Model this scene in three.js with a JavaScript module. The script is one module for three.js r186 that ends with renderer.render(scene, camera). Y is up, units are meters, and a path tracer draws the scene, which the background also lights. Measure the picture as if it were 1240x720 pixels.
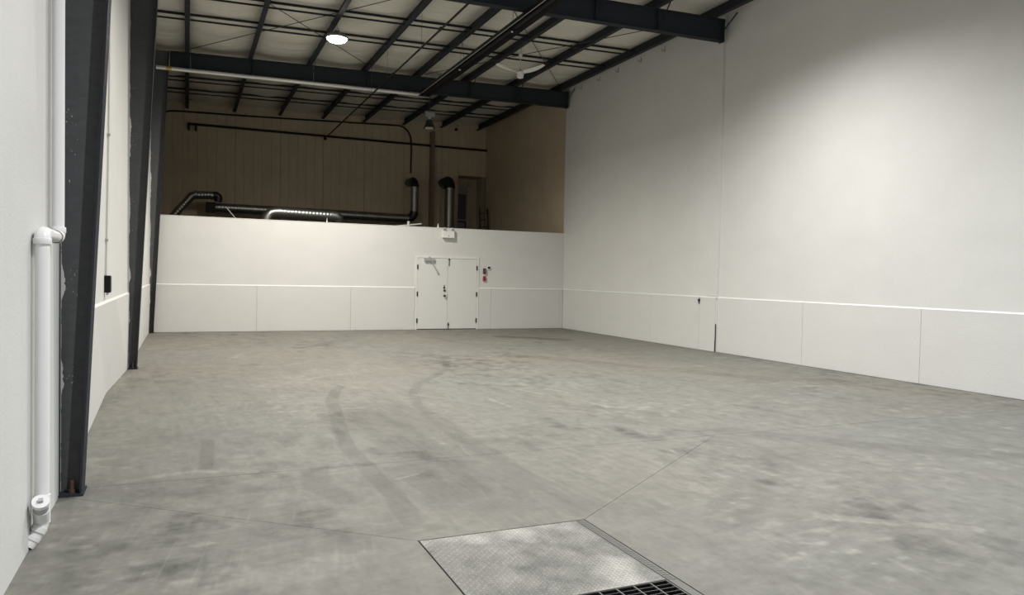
import * as THREE from 'three';
import { mergeGeometries } from 'three/addons/utils/BufferGeometryUtils.js';

const scene = new THREE.Scene();
scene.background = new THREE.Color(0x000000);

// ---------------------------------------------------------------- camera
const camera = new THREE.PerspectiveCamera(2 * Math.atan(360 / 899) * 180 / Math.PI, 1240 / 720, 0.05, 100);
camera.position.set(0, 1.6, 0);
camera.rotation.order = 'YXZ';
camera.rotation.set(-0.0293, -0.4133, 0.0204);

const renderer = new THREE.WebGLRenderer({ antialias: true });
renderer.toneMapping = THREE.LinearToneMapping;
renderer.toneMappingExposure = 1.3;
renderer.shadowMap.enabled = true;

// lamps hang from the purlins at the middle of each bay: [x, z, candela, colour, beam half-angle, label]
const LAMPS = [
  [3.0, -16.75, 146, [1.0, 0.95, 0.86], 1.46, 'lit round high bay lamp hung in front of the mezzanine wall'],
  [3.0, -9.6, 94, [1.0, 0.97, 0.91], 1.34, 'lit round high bay lamp hung between the second and third steel columns'],
  [7.47, -9.6, 99, [1.0, 0.98, 0.945], 1.36, 'lit round high bay lamp that washes the long white wall'],
  [3.0, -2.35, 100, [0.97, 0.985, 1.0], 1.34, 'lit round high bay lamp hung over the steel floor plate'],
  [7.47, -2.35, 82, [0.86, 0.91, 1.0], 1.34, 'lit round high bay lamp hung beside the long white wall, cool white'],
];

// ---------------------------------------------------------------- dimensions (metres)
const XL = -0.84, XR = 10.79, ZB = -20.56, ZF = -27.45, ZN = 3.0;
const FRAMES = [-6.02, -13.2, -20.43];
const rTop = x => 6.985 + 0.026 * x;      // top of rafters = underside of purlins
const rBot = x => 6.585 + 0.0195 * x;     // underside of rafters
const PD = 0.25;                           // purlin depth
const roofY = x => rTop(x) + PD;
const MEZZ = 2.935;                        // top of the low wall

// ---------------------------------------------------------------- helpers
let seed = 7;
const rnd = () => { seed = (seed * 1664525 + 1013904223) >>> 0; return seed / 4294967296; };
const V = (x, y, z) => new THREE.Vector3(x, y, z);
const taken = {};
function numbered(n) { const k = taken[n] = (taken[n] ?? -1) + 1; return k ? n + '_' + String(k).padStart(3, '0') : n; }
function strip(g) { const h = g.index ? g.toNonIndexed() : g; for (const k of Object.keys(h.attributes)) if (!['position', 'normal', 'uv'].includes(k)) h.deleteAttribute(k); return h; }
function join(list) { return list.length === 1 ? list[0] : mergeGeometries(list.map(strip)); }
function mesh(name, geos, mat, parent) {
  const m = new THREE.Mesh(join(Array.isArray(geos) ? geos : [geos]), mat);
  m.castShadow = m.receiveShadow = true;
  m.name = parent ? name : numbered(name);
  (parent || scene).add(m);
  return m;
}
function group(name, pos) { const g = new THREE.Group(); g.name = numbered(name); if (pos) g.position.set(...pos); scene.add(g); return g; }
function tag(o, label, category, grp, kind) { o.userData = { label, category }; if (grp) o.userData.group = grp; if (kind) o.userData.kind = kind; return o; }
// box with metre uv, given by its two corners
function bx(x0, x1, y0, y1, z0, z1) {
  const w = x1 - x0, h = y1 - y0, d = z1 - z0, g = new THREE.BoxGeometry(w, h, d);
  g.translate((x0 + x1) / 2, (y0 + y1) / 2, (z0 + z1) / 2);
  return metre(g);
}
function metre(g) {            // uv in metres from position and normal
  if (g.index) g = g.toNonIndexed();
  const p = g.attributes.position, n = g.attributes.normal, uv = new Float32Array(p.count * 2);
  for (let i = 0; i < p.count; i++) {
    const ax = Math.abs(n.getX(i)), ay = Math.abs(n.getY(i)), az = Math.abs(n.getZ(i));
    if (ay >= ax && ay >= az) { uv[2 * i] = p.getX(i); uv[2 * i + 1] = -p.getZ(i); }
    else if (ax >= az) { uv[2 * i] = -p.getZ(i); uv[2 * i + 1] = p.getY(i); }
    else { uv[2 * i] = p.getX(i); uv[2 * i + 1] = p.getY(i); }
  }
  g.setAttribute('uv', new THREE.BufferAttribute(uv, 2));
  return g;
}
function cyl(a, b, r, seg = 12, r2 = r) {
  const d = b.clone().sub(a), g = new THREE.CylinderGeometry(r2, r, d.length(), seg);
  g.applyQuaternion(new THREE.Quaternion().setFromUnitVectors(V(0, 1, 0), d.clone().normalize()));
  g.translate((a.x + b.x) / 2, (a.y + b.y) / 2, (a.z + b.z) / 2);
  return g;
}
function bar(a, b, w, h, up = V(0, 1, 0)) {      // rectangular bar from a to b
  const d = b.clone().sub(a), L = d.length(); d.normalize();
  const g = new THREE.BoxGeometry(w, h, L);
  const zx = d, xx = up.clone().cross(zx).normalize(), yy = zx.clone().cross(xx);
  g.applyMatrix4(new THREE.Matrix4().makeBasis(xx, yy, zx));
  g.translate((a.x + b.x) / 2, (a.y + b.y) / 2, (a.z + b.z) / 2);
  return metre(g);
}
function lathe(a, b, prof, seg = 24) {            // prof: [radius, distance from a]
  const d = b.clone().sub(a).normalize();
  const g = new THREE.LatheGeometry(prof.map(p => new THREE.Vector2(p[0], p[1])), seg);
  g.applyQuaternion(new THREE.Quaternion().setFromUnitVectors(V(0, 1, 0), d));
  g.translate(a.x, a.y, a.z);
  return g;
}
function tube(pts, r, seg = 24, rad = 10, tension) {
  return new THREE.TubeGeometry(new THREE.CatmullRomCurve3(pts, false, 'catmullrom', tension ?? 0.5), seg, r, rad);
}
function prism(shapePts, depth, place) {           // extruded polygon; place is applied to the geometry
  const s = new THREE.Shape(shapePts.map(p => new THREE.Vector2(p[0], p[1])));
  const g = new THREE.ExtrudeGeometry(s, { depth, bevelEnabled: false });
  if (place) place(g);
  return metre(g);
}
function hexa(c) {                                 // c: 8 corners, bottom 4 then top 4, counter-clockwise from above
  const f = [[3, 2, 1, 0], [4, 5, 6, 7], [0, 1, 5, 4], [1, 2, 6, 5], [2, 3, 7, 6], [3, 0, 4, 7]], pos = [];
  for (const q of f) for (const i of [q[0], q[1], q[2], q[0], q[2], q[3]]) pos.push(...c[i]);
  const g = new THREE.BufferGeometry();
  g.setAttribute('position', new THREE.Float32BufferAttribute(pos, 3));
  g.computeVertexNormals();
  return metre(g);
}

// ---------------------------------------------------------------- noise and textures
const TAB = new Float32Array(65536);
for (let i = 0; i < 65536; i++) TAB[i] = rnd();
function noise(x, y) {
  const xi = Math.floor(x), yi = Math.floor(y); let u = x - xi, v = y - yi;
  u = u * u * (3 - 2 * u); v = v * v * (3 - 2 * v);
  const a = xi & 255, b = (xi + 1) & 255, c = (yi & 255) << 8, d = ((yi + 1) & 255) << 8;
  const t = TAB[a | c] + (TAB[b | c] - TAB[a | c]) * u, w = TAB[a | d] + (TAB[b | d] - TAB[a | d]) * u;
  return t + (w - t) * v;
}
function fbm(x, y, o) { let s = 0, a = 0.5, n = 0; for (let i = 0; i < o; i++) { s += a * noise(x, y); n += a; a *= 0.5; x = x * 2.03 + 17.3; y = y * 2.03 + 5.7; } return s / n; }
const toS = c => c <= 0.0031308 ? c * 12.92 * 255 : (1.055 * Math.pow(c, 1 / 2.4) - 0.055) * 255;
function tex(w, h, fn, srgb = true, wrap = THREE.RepeatWrapping) {
  const d = new Uint8Array(w * h * 4), out = [0, 0, 0];
  for (let j = 0; j < h; j++) for (let i = 0; i < w; i++) {
    fn((i + 0.5) / w, (j + 0.5) / h, out);
    const k = (j * w + i) * 4;
    for (let c = 0; c < 3; c++) d[k + c] = Math.max(0, Math.min(255, srgb ? toS(Math.max(0, out[c])) : out[c] * 255));
    d[k + 3] = 255;
  }
  const t = new THREE.DataTexture(d, w, h, THREE.RGBAFormat);
  t.magFilter = THREE.LinearFilter; t.minFilter = THREE.LinearMipmapLinearFilter; t.generateMipmaps = true;
  t.wrapS = t.wrapT = wrap; if (srgb) t.colorSpace = THREE.SRGBColorSpace; t.needsUpdate = true;
  return t;
}
function tileNoise(u, v, f, o) {                 // repeats over the unit square
  let s = 0, a = 0.5, n = 0;
  for (let i = 0; i < o; i++) {
    const x = u * f, y = v * f, xi = Math.floor(x), yi = Math.floor(y); let p = x - xi, q = y - yi;
    p = p * p * (3 - 2 * p); q = q * q * (3 - 2 * q);
    const T = (i2, j2) => TAB[((((i2 % f) + f) % f) * 7 + i * 31 & 255) | (((((j2 % f) + f) % f) * 13 + i * 57 & 255) << 8)];
    const t = T(xi, yi) + (T(xi + 1, yi) - T(xi, yi)) * p, w = T(xi, yi + 1) + (T(xi + 1, yi + 1) - T(xi, yi + 1)) * p;
    s += a * (t + (w - t) * q); n += a; a *= 0.55; f *= 2;
  }
  return s / n;
}
function std(o) { return new THREE.MeshStandardMaterial({ side: THREE.DoubleSide, ...o }); }
const lin = (r, g, b) => new THREE.Color().setRGB(r, g, b);
function scaled(t, sx, sy) { const c = t.clone(); c.repeat.set(1 / sx, 1 / (sy ?? sx)); c.needsUpdate = true; return c; }

// painted drywall: a faint roller mottling
const paintTex = tex(512, 512, (u, v, o) => {
  const m = tileNoise(u, v, 4, 4), f = tileNoise(u, v, 64, 2), h = tileNoise(u * 1, v, 8, 3);
  const k = 0.94 + 0.075 * m + 0.03 * f + 0.02 * h;
  o[0] = 0.635 * k; o[1] = 0.635 * k; o[2] = 0.62 * k;
});
const rollerBump = tex(512, 512, (u, v, o) => { const n = tileNoise(u, v, 90, 2) * 0.7 + tileNoise(u, v, 12, 3) * 0.3; o[0] = o[1] = o[2] = n; }, false);
// painted plywood: horizontal grain, thin cracks and rubbed spots
const plyTex = tex(1024, 512, (u, v, o) => {
  const g = tileNoise(u * 0.999, (v * 16) % 1, 8, 3), m = tileNoise(u, v, 5, 4), s = tileNoise(u, v, 40, 2);
  const w = tileNoise(u, v, 3, 3), line = Math.pow(Math.abs(Math.sin((v * 40 + w * 9) * Math.PI)), 24) * (m > 0.56 ? 1 : 0.15);
  let k = 0.93 + 0.06 * m + 0.03 * g + 0.02 * s - 0.05 * line;
  if (s > 0.8) k -= 0.05;
  o[0] = 0.63 * k; o[1] = 0.63 * k; o[2] = 0.615 * k;
});
const plyBump = tex(512, 512, (u, v, o) => { const g = tileNoise(u, (v * 10) % 1, 10, 3) * 0.6 + tileNoise(u, v, 50, 2) * 0.4; o[0] = o[1] = o[2] = g; }, false);
const M = {};
M.paint = std({ map: scaled(paintTex, 2.3), roughness: 0.62, bumpMap: scaled(rollerBump, 0.9), bumpScale: 0.0012 });
M.ply = std({ map: scaled(plyTex, 2.44, 1.22), roughness: 0.6, bumpMap: scaled(plyBump, 1.1), bumpScale: 0.0012 });
M.trim = std({ color: lin(0.7, 0.7, 0.68), roughness: 0.5 });
M.door = std({ color: lin(0.66, 0.665, 0.65), roughness: 0.45 });
const tanTex = tex(512, 512, (u, v, o) => {
  const m = tileNoise(u, v, 4, 4), s = tileNoise(u, (v * 0.25) % 1, 32, 2), k = 0.85 + 0.2 * m + 0.1 * s;
  o[0] = 0.5 * k; o[1] = 0.415 * k; o[2] = 0.3 * k;
});
M.tan = std({ map: scaled(tanTex, 2.9), roughness: 0.7 });
M.tanDark = std({ color: lin(0.19, 0.14, 0.09), roughness: 0.6 });
const phys = o => new THREE.MeshPhysicalMaterial({ side: THREE.DoubleSide, ...o });
M.steel = phys({ color: lin(0.034, 0.038, 0.046), roughness: 0.6, specularIntensity: 0.12 });
M.purlin = phys({ color: lin(0.036, 0.039, 0.046), roughness: 0.55, specularIntensity: 0.15 });
M.black = phys({ color: lin(0.014, 0.014, 0.015), roughness: 0.5, specularIntensity: 0.25 });
M.blackSteel = std({ color: lin(0.02, 0.02, 0.022), roughness: 0.35, metalness: 0.3 });
M.galv = std({ color: lin(0.27, 0.27, 0.265), roughness: 0.34, metalness: 0.95 });
M.alu = std({ color: lin(0.78, 0.78, 0.76), roughness: 0.38, metalness: 0.75 });
M.brass = std({ color: lin(0.6, 0.42, 0.15), roughness: 0.35, metalness: 0.8 });
M.pvc = std({ color: lin(0.82, 0.82, 0.82), roughness: 0.3 });
M.pvcGrey = std({ color: lin(0.42, 0.43, 0.45), roughness: 0.4 });
M.rust = std({ color: lin(0.1, 0.055, 0.038), roughness: 0.8 });
M.plateSteel = std({ color: lin(0.15, 0.145, 0.135), roughness: 0.6, metalness: 0.5 });
M.white = std({ color: lin(0.75, 0.75, 0.72), roughness: 0.5 });
M.offwhite = std({ color: lin(0.6, 0.59, 0.54), roughness: 0.5 });
M.grey = std({ color: lin(0.3, 0.3, 0.3), roughness: 0.5 });
M.silver = std({ color: lin(0.5, 0.5, 0.5), roughness: 0.35, metalness: 0.7 });
M.darkMetal = std({ color: lin(0.06, 0.055, 0.05), roughness: 0.4, metalness: 0.6 });
M.red = std({ color: lin(0.32, 0.018, 0.022), roughness: 0.4 });
M.maroon = std({ color: lin(0.09, 0.018, 0.016), roughness: 0.4 });
M.grime = std({ color: lin(0.05, 0.048, 0.045), roughness: 0.9 });
M.deck = std({ color: lin(0.08, 0.07, 0.055), roughness: 0.9 });
M.wire = std({ color: lin(0.05, 0.05, 0.05), roughness: 0.5 });
M.glassDull = std({ color: lin(0.1, 0.1, 0.11), roughness: 0.15 });

// ---------------------------------------------------------------- concrete floor
const FX0 = -0.9, FW = 11.8, FZ0 = -21, FD = 18.6;     // texture window on the floor
const MARKS = [   // tyre tracks and stains: half width, strength, points on the floor
  { w: 0.095, k: 0.2, p: [[1.98, -10.4], [1.85, -10.1], [1.66, -9.3], [1.55, -8.4], [1.45, -7.6], [1.36, -6.82], [1.37, -5.85], [1.38, -5.18], [1.35, -4.6]] },
  { w: 0.085, k: 0.14, p: [[3.92, -14.74], [4.36, -14.0], [4.44, -13.5], [4.38, -13.0], [4.1, -12.07], [3.59, -11.13], [3.15, -10.51], [2.8, -9.65], [2.59, -8.72], [2.57, -8.16]] },
  { w: 0.13, k: 0.12, p: [[2.57, -8.16], [2.49, -6.81], [2.5, -6.0], [2.48, -5.25], [2.45, -4.4]] },
  { w: 0.3, k: 0.09, p: [[1.85, -8.4], [1.9, -7.4], [1.93, -6.6], [1.96, -6.0], [1.9, -5.2]] },
  { w: 0.07, k: 0.2, p: [[0.19, -7.46], [0.15, -6.43]] },
  { w: 0.35, k: 0.3, p: [[7.6, -17.85], [8.22, -17.35], [8.75, -16.7]] },
  { w: 0.25, k: 0.13, p: [[5.3, -6.2], [6.2, -5.2], [7.2, -4.4], [8.2, -3.6]] },
  { w: 0.3, k: 0.1, p: [[6.2, -13.5], [7.4, -11.5], [8.8, -9.3]] },
  { w: 0.22, k: 0.12, p: [[0.55, -4.75], [0.9, -4.55], [1.1, -4.35]] },
  { w: 0.2, k: -0.14, p: [[0.12, -4.05], [0.42, -4.0], [0.75, -4.1]] },
  { w: 0.05, k: -0.2, p: [[-0.45, -6.2], [0.05, -6.35], [0.5, -6.2]] },
  { w: 0.03, k: 0.14, p: [[2.0, -10.3], [2.6, -9.6], [3.3, -8.4]] }, { w: 0.02, k: 0.14, p: [[1.5, -12.6], [2.0, -10.4]] }, { w: 0.55, k: 0.1, p: [[2.1, -9.0], [2.0, -7.0], [1.95, -5.0]] }, { w: 0.006, k: 0.4, p: [[4.9, -6.7], [5.1, -6.35], [5.35, -6.15]] }, { w: 0.006, k: 0.4, p: [[4.75, -5.75], [4.95, -5.55], [5.05, -5.35]] }, { w: 0.007, k: 0.35, p: [[5.4, -5.0], [5.5, -4.85], [5.55, -4.7]] },
  { w: 0.13, k: 0.16, p: [[0.95, -6.0], [0.9, -5.6], [1.05, -5.2]] }, { w: 0.3, k: 0.12, p: [[-0.55, -6.15], [-0.3, -6.0], [0.1, -5.9]] }, { w: 0.25, k: 0.1, p: [[3.3, -3.9], [4.2, -4.6], [5.2, -5.3]] },
  { w: 0.02, k: -0.35, p: [[3.6, -8.9], [3.64, -8.3]] }, { w: 0.02, k: -0.4, p: [[4.3, -9.6], [4.42, -9.0]] },
  { w: 0.018, k: -0.4, p: [[4.7, -9.5], [4.86, -9.05]] }, { w: 0.015, k: -0.4, p: [[4.7, -8.6], [4.8, -7.9]] },
  { w: 0.08, k: -0.2, p: [[4.0, -3.75], [4.3, -3.5], [4.75, -3.2]] }, { w: 0.012, k: -0.4, p: [[1.5, -5.6], [1.72, -5.7]] },
];
function segDist(px, pz, a, b) {
  const dx = b[0] - a[0], dz = b[1] - a[1], t = Math.max(0, Math.min(1, ((px - a[0]) * dx + (pz - a[1]) * dz) / (dx * dx + dz * dz)));
  return Math.hypot(px - a[0] - t * dx, pz - a[1] - t * dz);
}
for (const m of MARKS) { const e = m.w * 2 + 0.05; m.b = [Math.min(...m.p.map(q => q[0])) - e, Math.max(...m.p.map(q => q[0])) + e, Math.min(...m.p.map(q => q[1])) - e, Math.max(...m.p.map(q => q[1])) + e]; }
const floorTex = tex(2048, 2048, (u, v, o) => {
  const x = FX0 + u * FW, z = FZ0 + v * FD;      // v grows towards the camera
  const big = fbm(x * 0.35 + 3, z * 0.3, 3), mid = fbm(x * 1.3, z * 0.9 + 40, 4), fine = fbm(x * 14, z * 11, 3);
  const lane = fbm(x * 5.5 + z * 0.5, z * 0.55 + 9, 4), brush = noise(x * 60 + z * 9, z * 5 + 3) , speck = noise(x * 70, z * 48);
  let k = 1 + 0.14 * (big - 0.5) + 0.1 * (mid - 0.5) + 0.36 * (fine - 0.5) + 0.1 * (lane - 0.5) + 0.07 * (brush - 0.5) + 0.12 * (noise(x * 46, z * 50) - 0.5);
  const streak = fbm(x * 26 - z * 2.2, z * 2.1 + 70, 4), patch = fbm(x * 0.9 + 44, z * 0.8 + 13, 3);
  k += (streak - 0.5) * 0.27 * Math.max(0, Math.min(1, (patch - 0.35) * 4));
  const cross = fbm(x * 3.6 + 12, z * 19 + x * 4 + 22, 4); k += (cross - 0.5) * 0.34 * Math.max(0, Math.min(1, (0.62 - patch) * 4));
  const dust = fbm(x * 7.2 + 70, z * 11 + 11, 5), where = fbm(x * 0.8 + 5, z * 0.9 + 81, 3);
  if (dust > 0.56) k += (dust - 0.56) * 2.2 * Math.max(0, where - 0.35) * 2 * (0.4 + fine);
  const dirt = fbm(x * 5.7 + 20, z * 4.4 + 60, 5), where2 = fbm(x * 0.7 + 25, z * 0.6 + 31, 3);
  if (dirt > 0.5) k -= (dirt - 0.5) * 1.8 * Math.max(0, where2 - 0.38) * 2;
  if (speck > 0.93 && lane > 0.5) k += 0.2;
  if (speck < 0.05 && fine < 0.45) k -= 0.14;
  const scr = noise(x * 38 + z * 6.2, z * 1.4 + 31); if (scr > 0.86 && where > 0.48) k += (scr - 0.86) * 1.5;
  const scr2 = noise(x * 5 + 9, z * 55 - x * 8); if (scr2 > 0.88 && patch < 0.5) k += (scr2 - 0.88) * 1.6;
  for (const m of MARKS) {
    if (x < m.b[0] || x > m.b[1] || z < m.b[2] || z > m.b[3]) continue;
    let d = 9; for (let i = 1; i < m.p.length; i++) d = Math.min(d, segDist(x, z, m.p[i - 1], m.p[i]));
    const e = m.w * (0.85 + 0.35 * (mid - 0.5) + 0.5 * (fine - 0.5)), t = 1 - Math.max(0, Math.min(1, (d - e * 0.75) / (e * 0.35)));
    k -= m.k * t * (0.75 + 0.9 * fine * (0.5 + lane)) * (0.8 + 0.5 * brush);
  }
  const warm = fbm(x * 0.5 + 9, z * 0.4 + 33, 2) - 0.5;
  k = Math.max(0.4, k);
  o[0] = 0.158 * k * (1 + 0.08 * warm); o[1] = 0.153 * k; o[2] = 0.133 * k * (1 - 0.08 * warm);
}, true, THREE.MirroredRepeatWrapping);
const floorRough = tex(512, 512, (u, v, o) => { const n = tileNoise(u, v, 10, 4); o[0] = o[1] = o[2] = 0.5 + 0.32 * n; }, false);
const floorBump = tex(512, 512, (u, v, o) => { o[0] = o[1] = o[2] = tileNoise(u, v, 40, 3); }, false);
M.floor = std({ map: floorTex, roughness: 1, roughnessMap: scaled(floorRough, 0.25), bumpMap: scaled(floorBump, 0.12), bumpScale: 0.0012 });
M.floorBase = std({ color: lin(0.09, 0.085, 0.075), roughness: 0.95 });

const floor = group('floor');
tag(floor, 'grey worn concrete floor with tyre marks and saw cuts', 'floor', null, 'structure');
function inset(p, g) {               // convex polygon, any winding, drawn in by g
  const n = p.length, out = []; let area = 0;
  for (let i = 0; i < n; i++) { const a = p[i], b = p[(i + 1) % n]; area += a[0] * b[1] - b[0] * a[1]; }
  const s = area > 0 ? 1 : -1;
  const L = p.map((a, i) => { const b = p[(i + 1) % n], dx = b[0] - a[0], dy = b[1] - a[1], l = Math.hypot(dx, dy); const nx = -dy / l * s, ny = dx / l * s; return [nx, ny, nx * a[0] + ny * a[1] + g]; });
  for (let i = 0; i < n; i++) { const A = L[(i + n - 1) % n], B = L[i], D = A[0] * B[1] - A[1] * B[0]; out.push([(A[2] * B[1] - A[1] * B[2]) / D, (A[0] * B[2] - A[2] * B[0]) / D]); }
  return out;
}
function slab(poly, g = 0.002) {
  const q = inset(poly.map(p => [p[0], -p[1]]), g);
  const s = new THREE.Shape(q.map(p => new THREE.Vector2(p[0], p[1])));
  const geo = new THREE.ExtrudeGeometry(s, { depth: 0.1, bevelEnabled: false });
  geo.rotateX(-Math.PI / 2); geo.translate(0, -0.1, 0);
  const P = geo.attributes.position, U = geo.attributes.uv;
  for (let i = 0; i < P.count; i++) U.setXY(i, (P.getX(i) - FX0) / FW, (P.getZ(i) - FZ0) / FD);
  mesh('concrete_slab', geo, M.floor, floor);
}
const JZ = -6.12, PX0 = 1.28, PX1 = 2.42, PZ0 = -4.255, PZG = -3.245, PZ1 = -2.35, XLO = -0.99;
slab([[XLO, ZB], [XR, ZB], [XR, JZ], [XLO, JZ]], 0.0035);
slab([[XLO, JZ], [5.0, JZ], [PX1, PZ0], [PX0, PZ0], [XLO, -6.1]], 0.0015);
slab([[XLO, -6.1], [PX0, PZ0], [PX0, ZN], [XLO, ZN]]);
slab([[5.0, JZ], [XR, JZ], [XR, ZN], [PX1, ZN], [PX1, PZ0]]);
slab([[PX0, PZ1], [PX1, PZ1], [PX1, ZN], [PX0, ZN]], 0.001);
mesh('subbase', [bx(XLO - 0.2, XR + 0.2, -0.3, -0.1, ZF, PZ0), bx(XLO - 0.2, PX0 - 0.02, -0.3, -0.1, PZ0, ZN), bx(PX1 + 0.02, XR + 0.2, -0.3, -0.1, PZ0, ZN), bx(PX0 - 0.02, PX1 + 0.02, -0.3, -0.1, PZ1 + 0.02, ZN)], M.floorBase, floor);
// pit below plate and grate
mesh('pit_lining', [bx(PX0 - 0.05, PX1 + 0.05, -0.66, -0.6, PZ0 - 0.05, PZ1 + 0.05), bx(PX0 - 0.06, PX0 - 0.01, -0.6, -0.1, PZ0, PZ1), bx(PX1 + 0.01, PX1 + 0.06, -0.6, -0.1, PZ0, PZ1), bx(PX0, PX1, -0.6, -0.1, PZ0 - 0.06, PZ0 - 0.01), bx(PX0, PX1, -0.6, -0.1, PZ1 + 0.01, PZ1 + 0.06)], M.floorBase, floor);

// ---------------------------------------------------------------- walls
const wallR = group('wall_right');
tag(wallR, 'long white painted wall with plywood lower panels', 'wall', null, 'structure');
const SEAM = -13.22, XRF = 10.755;                     // the farther half stands a little proud
mesh('wall_face', bx(XR, XR + 0.25, -0.1, 7.46, SEAM, ZN), M.paint, wallR);
mesh('wall_face', bx(XRF, XR + 0.25, -0.1, 7.46, -20.62, SEAM), M.paint, wallR);
mesh('wall_face', bx(XR + 0.01, XR + 0.25, -0.1, 7.46, ZF, -20.62), M.tan, wallR).userData.label = 'brown painted upper stretch above the mezzanine';
mesh('pilaster_strip', bx(XRF - 0.008, XRF + 0.005, 1.24, 7.2, SEAM - 0.34, SEAM - 0.001), M.paint, wallR);
const WT = 1.2;
function capX(x, z0, z1, s) { // chamfered cap on a panel whose face is at x (s: into the room)
  return prism([[0, 0], [0.022 * s, 0], [0, 0.026]], z1 - z0, g => { g.translate(x, WT, z0); });
}
for (const [z0, z1, x] of [[-20.53, -18.2, XRF], [-18.2, -15.74, XRF], [-15.74, SEAM, XRF], [SEAM, -10.735, XR], [-10.735, -8.24, XR], [-8.24, -5.78, XR], [-5.78, -3.34, XR], [-3.34, -0.9, XR], [-0.9, 1.54, XR]]) {
  if (x === XRF && z1 === SEAM) { // leaves the narrow upright slot of the old pipe run open
    mesh('wainscot_panel', bx(x - 0.02, x, 0.006, WT, z0 + 0.002, -13.83), M.ply, wallR);
    mesh('wainscot_panel', bx(x - 0.02, x, 0.006, WT, -13.795, z1 - 0.034), M.ply, wallR);
    mesh('wainscot_panel', bx(x - 0.021, x, 0.006, 1.07, -13.826, -13.799), M.ply, wallR);
  } else mesh('wainscot_panel', bx(x - 0.02, x, 0.006, WT, z0 + 0.003, z1 - 0.003), M.ply, wallR);
  mesh('cap_strip', capX(x, z0, z1, -1), M.trim, wallR);
}
// dark open gap at the foot of the seam and the capped stub beside it
mesh('open_gap', [bx(XRF - 0.022, XRF - 0.001, 0.0, 0.26, SEAM - 0.028, SEAM - 0.006), bx(XRF - 0.022, XRF - 0.001, 0.26, 0.62, SEAM - 0.016, SEAM - 0.004)], M.grime, wallR);
const stub = tag(mesh('pipe_stub', [lathe(V(XRF - 0.02, 1.135, -13.81), V(XRF - 0.09, 1.135, -13.81), [[0, 0], [0.034, 0], [0.034, 0.01], [0.02, 0.012], [0.02, 0.04], [0.014, 0.04], [0.014, 0.02]], 16), cyl(V(XRF - 0.045, 1.13, -13.81), V(XRF - 0.03, 1.05, -13.81), 0.012, 10)], M.darkMetal), 'dark capped pipe stub sticking out of the long white wall', 'pipe stub');

const wallL = group('wall_left');
tag(wallL, 'white wall between tapered steel columns', 'wall', null, 'structure');
mesh('drywall', bx(XL - 0.2, -0.805, -0.1, 7.15, -5.935, ZN), M.paint, wallL);
mesh('wall_face', bx(XL - 0.2, XL, WT - 0.02, 7.15, ZB, -5.935), M.paint, wallL);
mesh('wall_face', bx(XL - 0.3, XL - 0.16, -0.1, WT, ZB, -5.935), M.paint, wallL);
mesh('wall_face', bx(XL - 0.2, XL, 0, 7.15, ZF, ZB), M.tan, wallL);
function leftPanel(z0, z1, b0, b1) {   // lower panels, bowed outwards at the foot between the columns
  const t = 0.03, xt = XL + 0.018;
  mesh('wainscot_panel', hexa([[b0 - t, 0.004, z0], [b1 - t, 0.004, z1], [b1, 0.004, z1], [b0, 0.004, z0], [xt - t, WT, z0], [xt - t, WT, z1], [xt, WT, z1], [xt, WT, z0]].map(c => c)), M.ply, wallL);
  mesh('cap_strip', prism([[0, 0], [0.02, 0], [0, 0.026]], Math.abs(z1 - z0), g => g.translate(XL, WT, Math.min(z0, z1))), M.trim, wallL);
}
leftPanel(-6.13, -8.35, -0.815, -0.865); leftPanel(-8.353, -10.68, -0.865, -0.93); leftPanel(-10.683, -13.1, -0.93, -0.845);
leftPanel(-13.3, -15.7, -0.835, -0.85); leftPanel(-15.703, -18.1, -0.85, -0.855); leftPanel(-18.103, -20.33, -0.855, -0.85);

const wallB = group('wall_back');
tag(wallB, 'low white partition wall below the dark mezzanine', 'wall', null, 'structure');
const DX0 = 6.03, DX1 = 7.875, DH = 2.075;
mesh('wall_face', bx(XL, DX0 - 0.05, -0.1, MEZZ, ZB - 0.12, ZB), M.paint, wallB);
mesh('wall_face', bx(DX1 + 0.05, XRF, -0.1, MEZZ, ZB - 0.12, ZB), M.paint, wallB);
mesh('wall_face', bx(DX0 - 0.05, DX1 + 0.05, DH + 0.05, MEZZ, ZB - 0.12, ZB), M.paint, wallB);
mesh('wall_face', bx(DX0 - 0.05, DX1 + 0.05, -0.1, DH + 0.05, ZB - 0.2, ZB - 0.12), M.paint, wallB);
for (const [x0, x1] of [[-0.745, 1.69], [1.69, 4.15], [4.15, DX0 - 0.055], [DX1 + 0.055, 8.32], [8.32, 10.62], [10.62, XRF - 0.022]]) {
  mesh('wainscot_panel', bx(x0 + 0.003, x1 - 0.003, 0.006, WT, ZB, ZB + 0.02), M.ply, wallB);
  mesh('cap_strip', prism([[0, 0], [-0.022, 0], [0, 0.026]], x1 - x0, g => { g.rotateY(Math.PI / 2); g.translate(x0, WT, ZB); }), M.trim, wallB);
}
mesh('top_edge', bx(XL, XRF, MEZZ, MEZZ + 0.012, ZB - 0.125, ZB + 0.006), M.trim, wallB);

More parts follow.
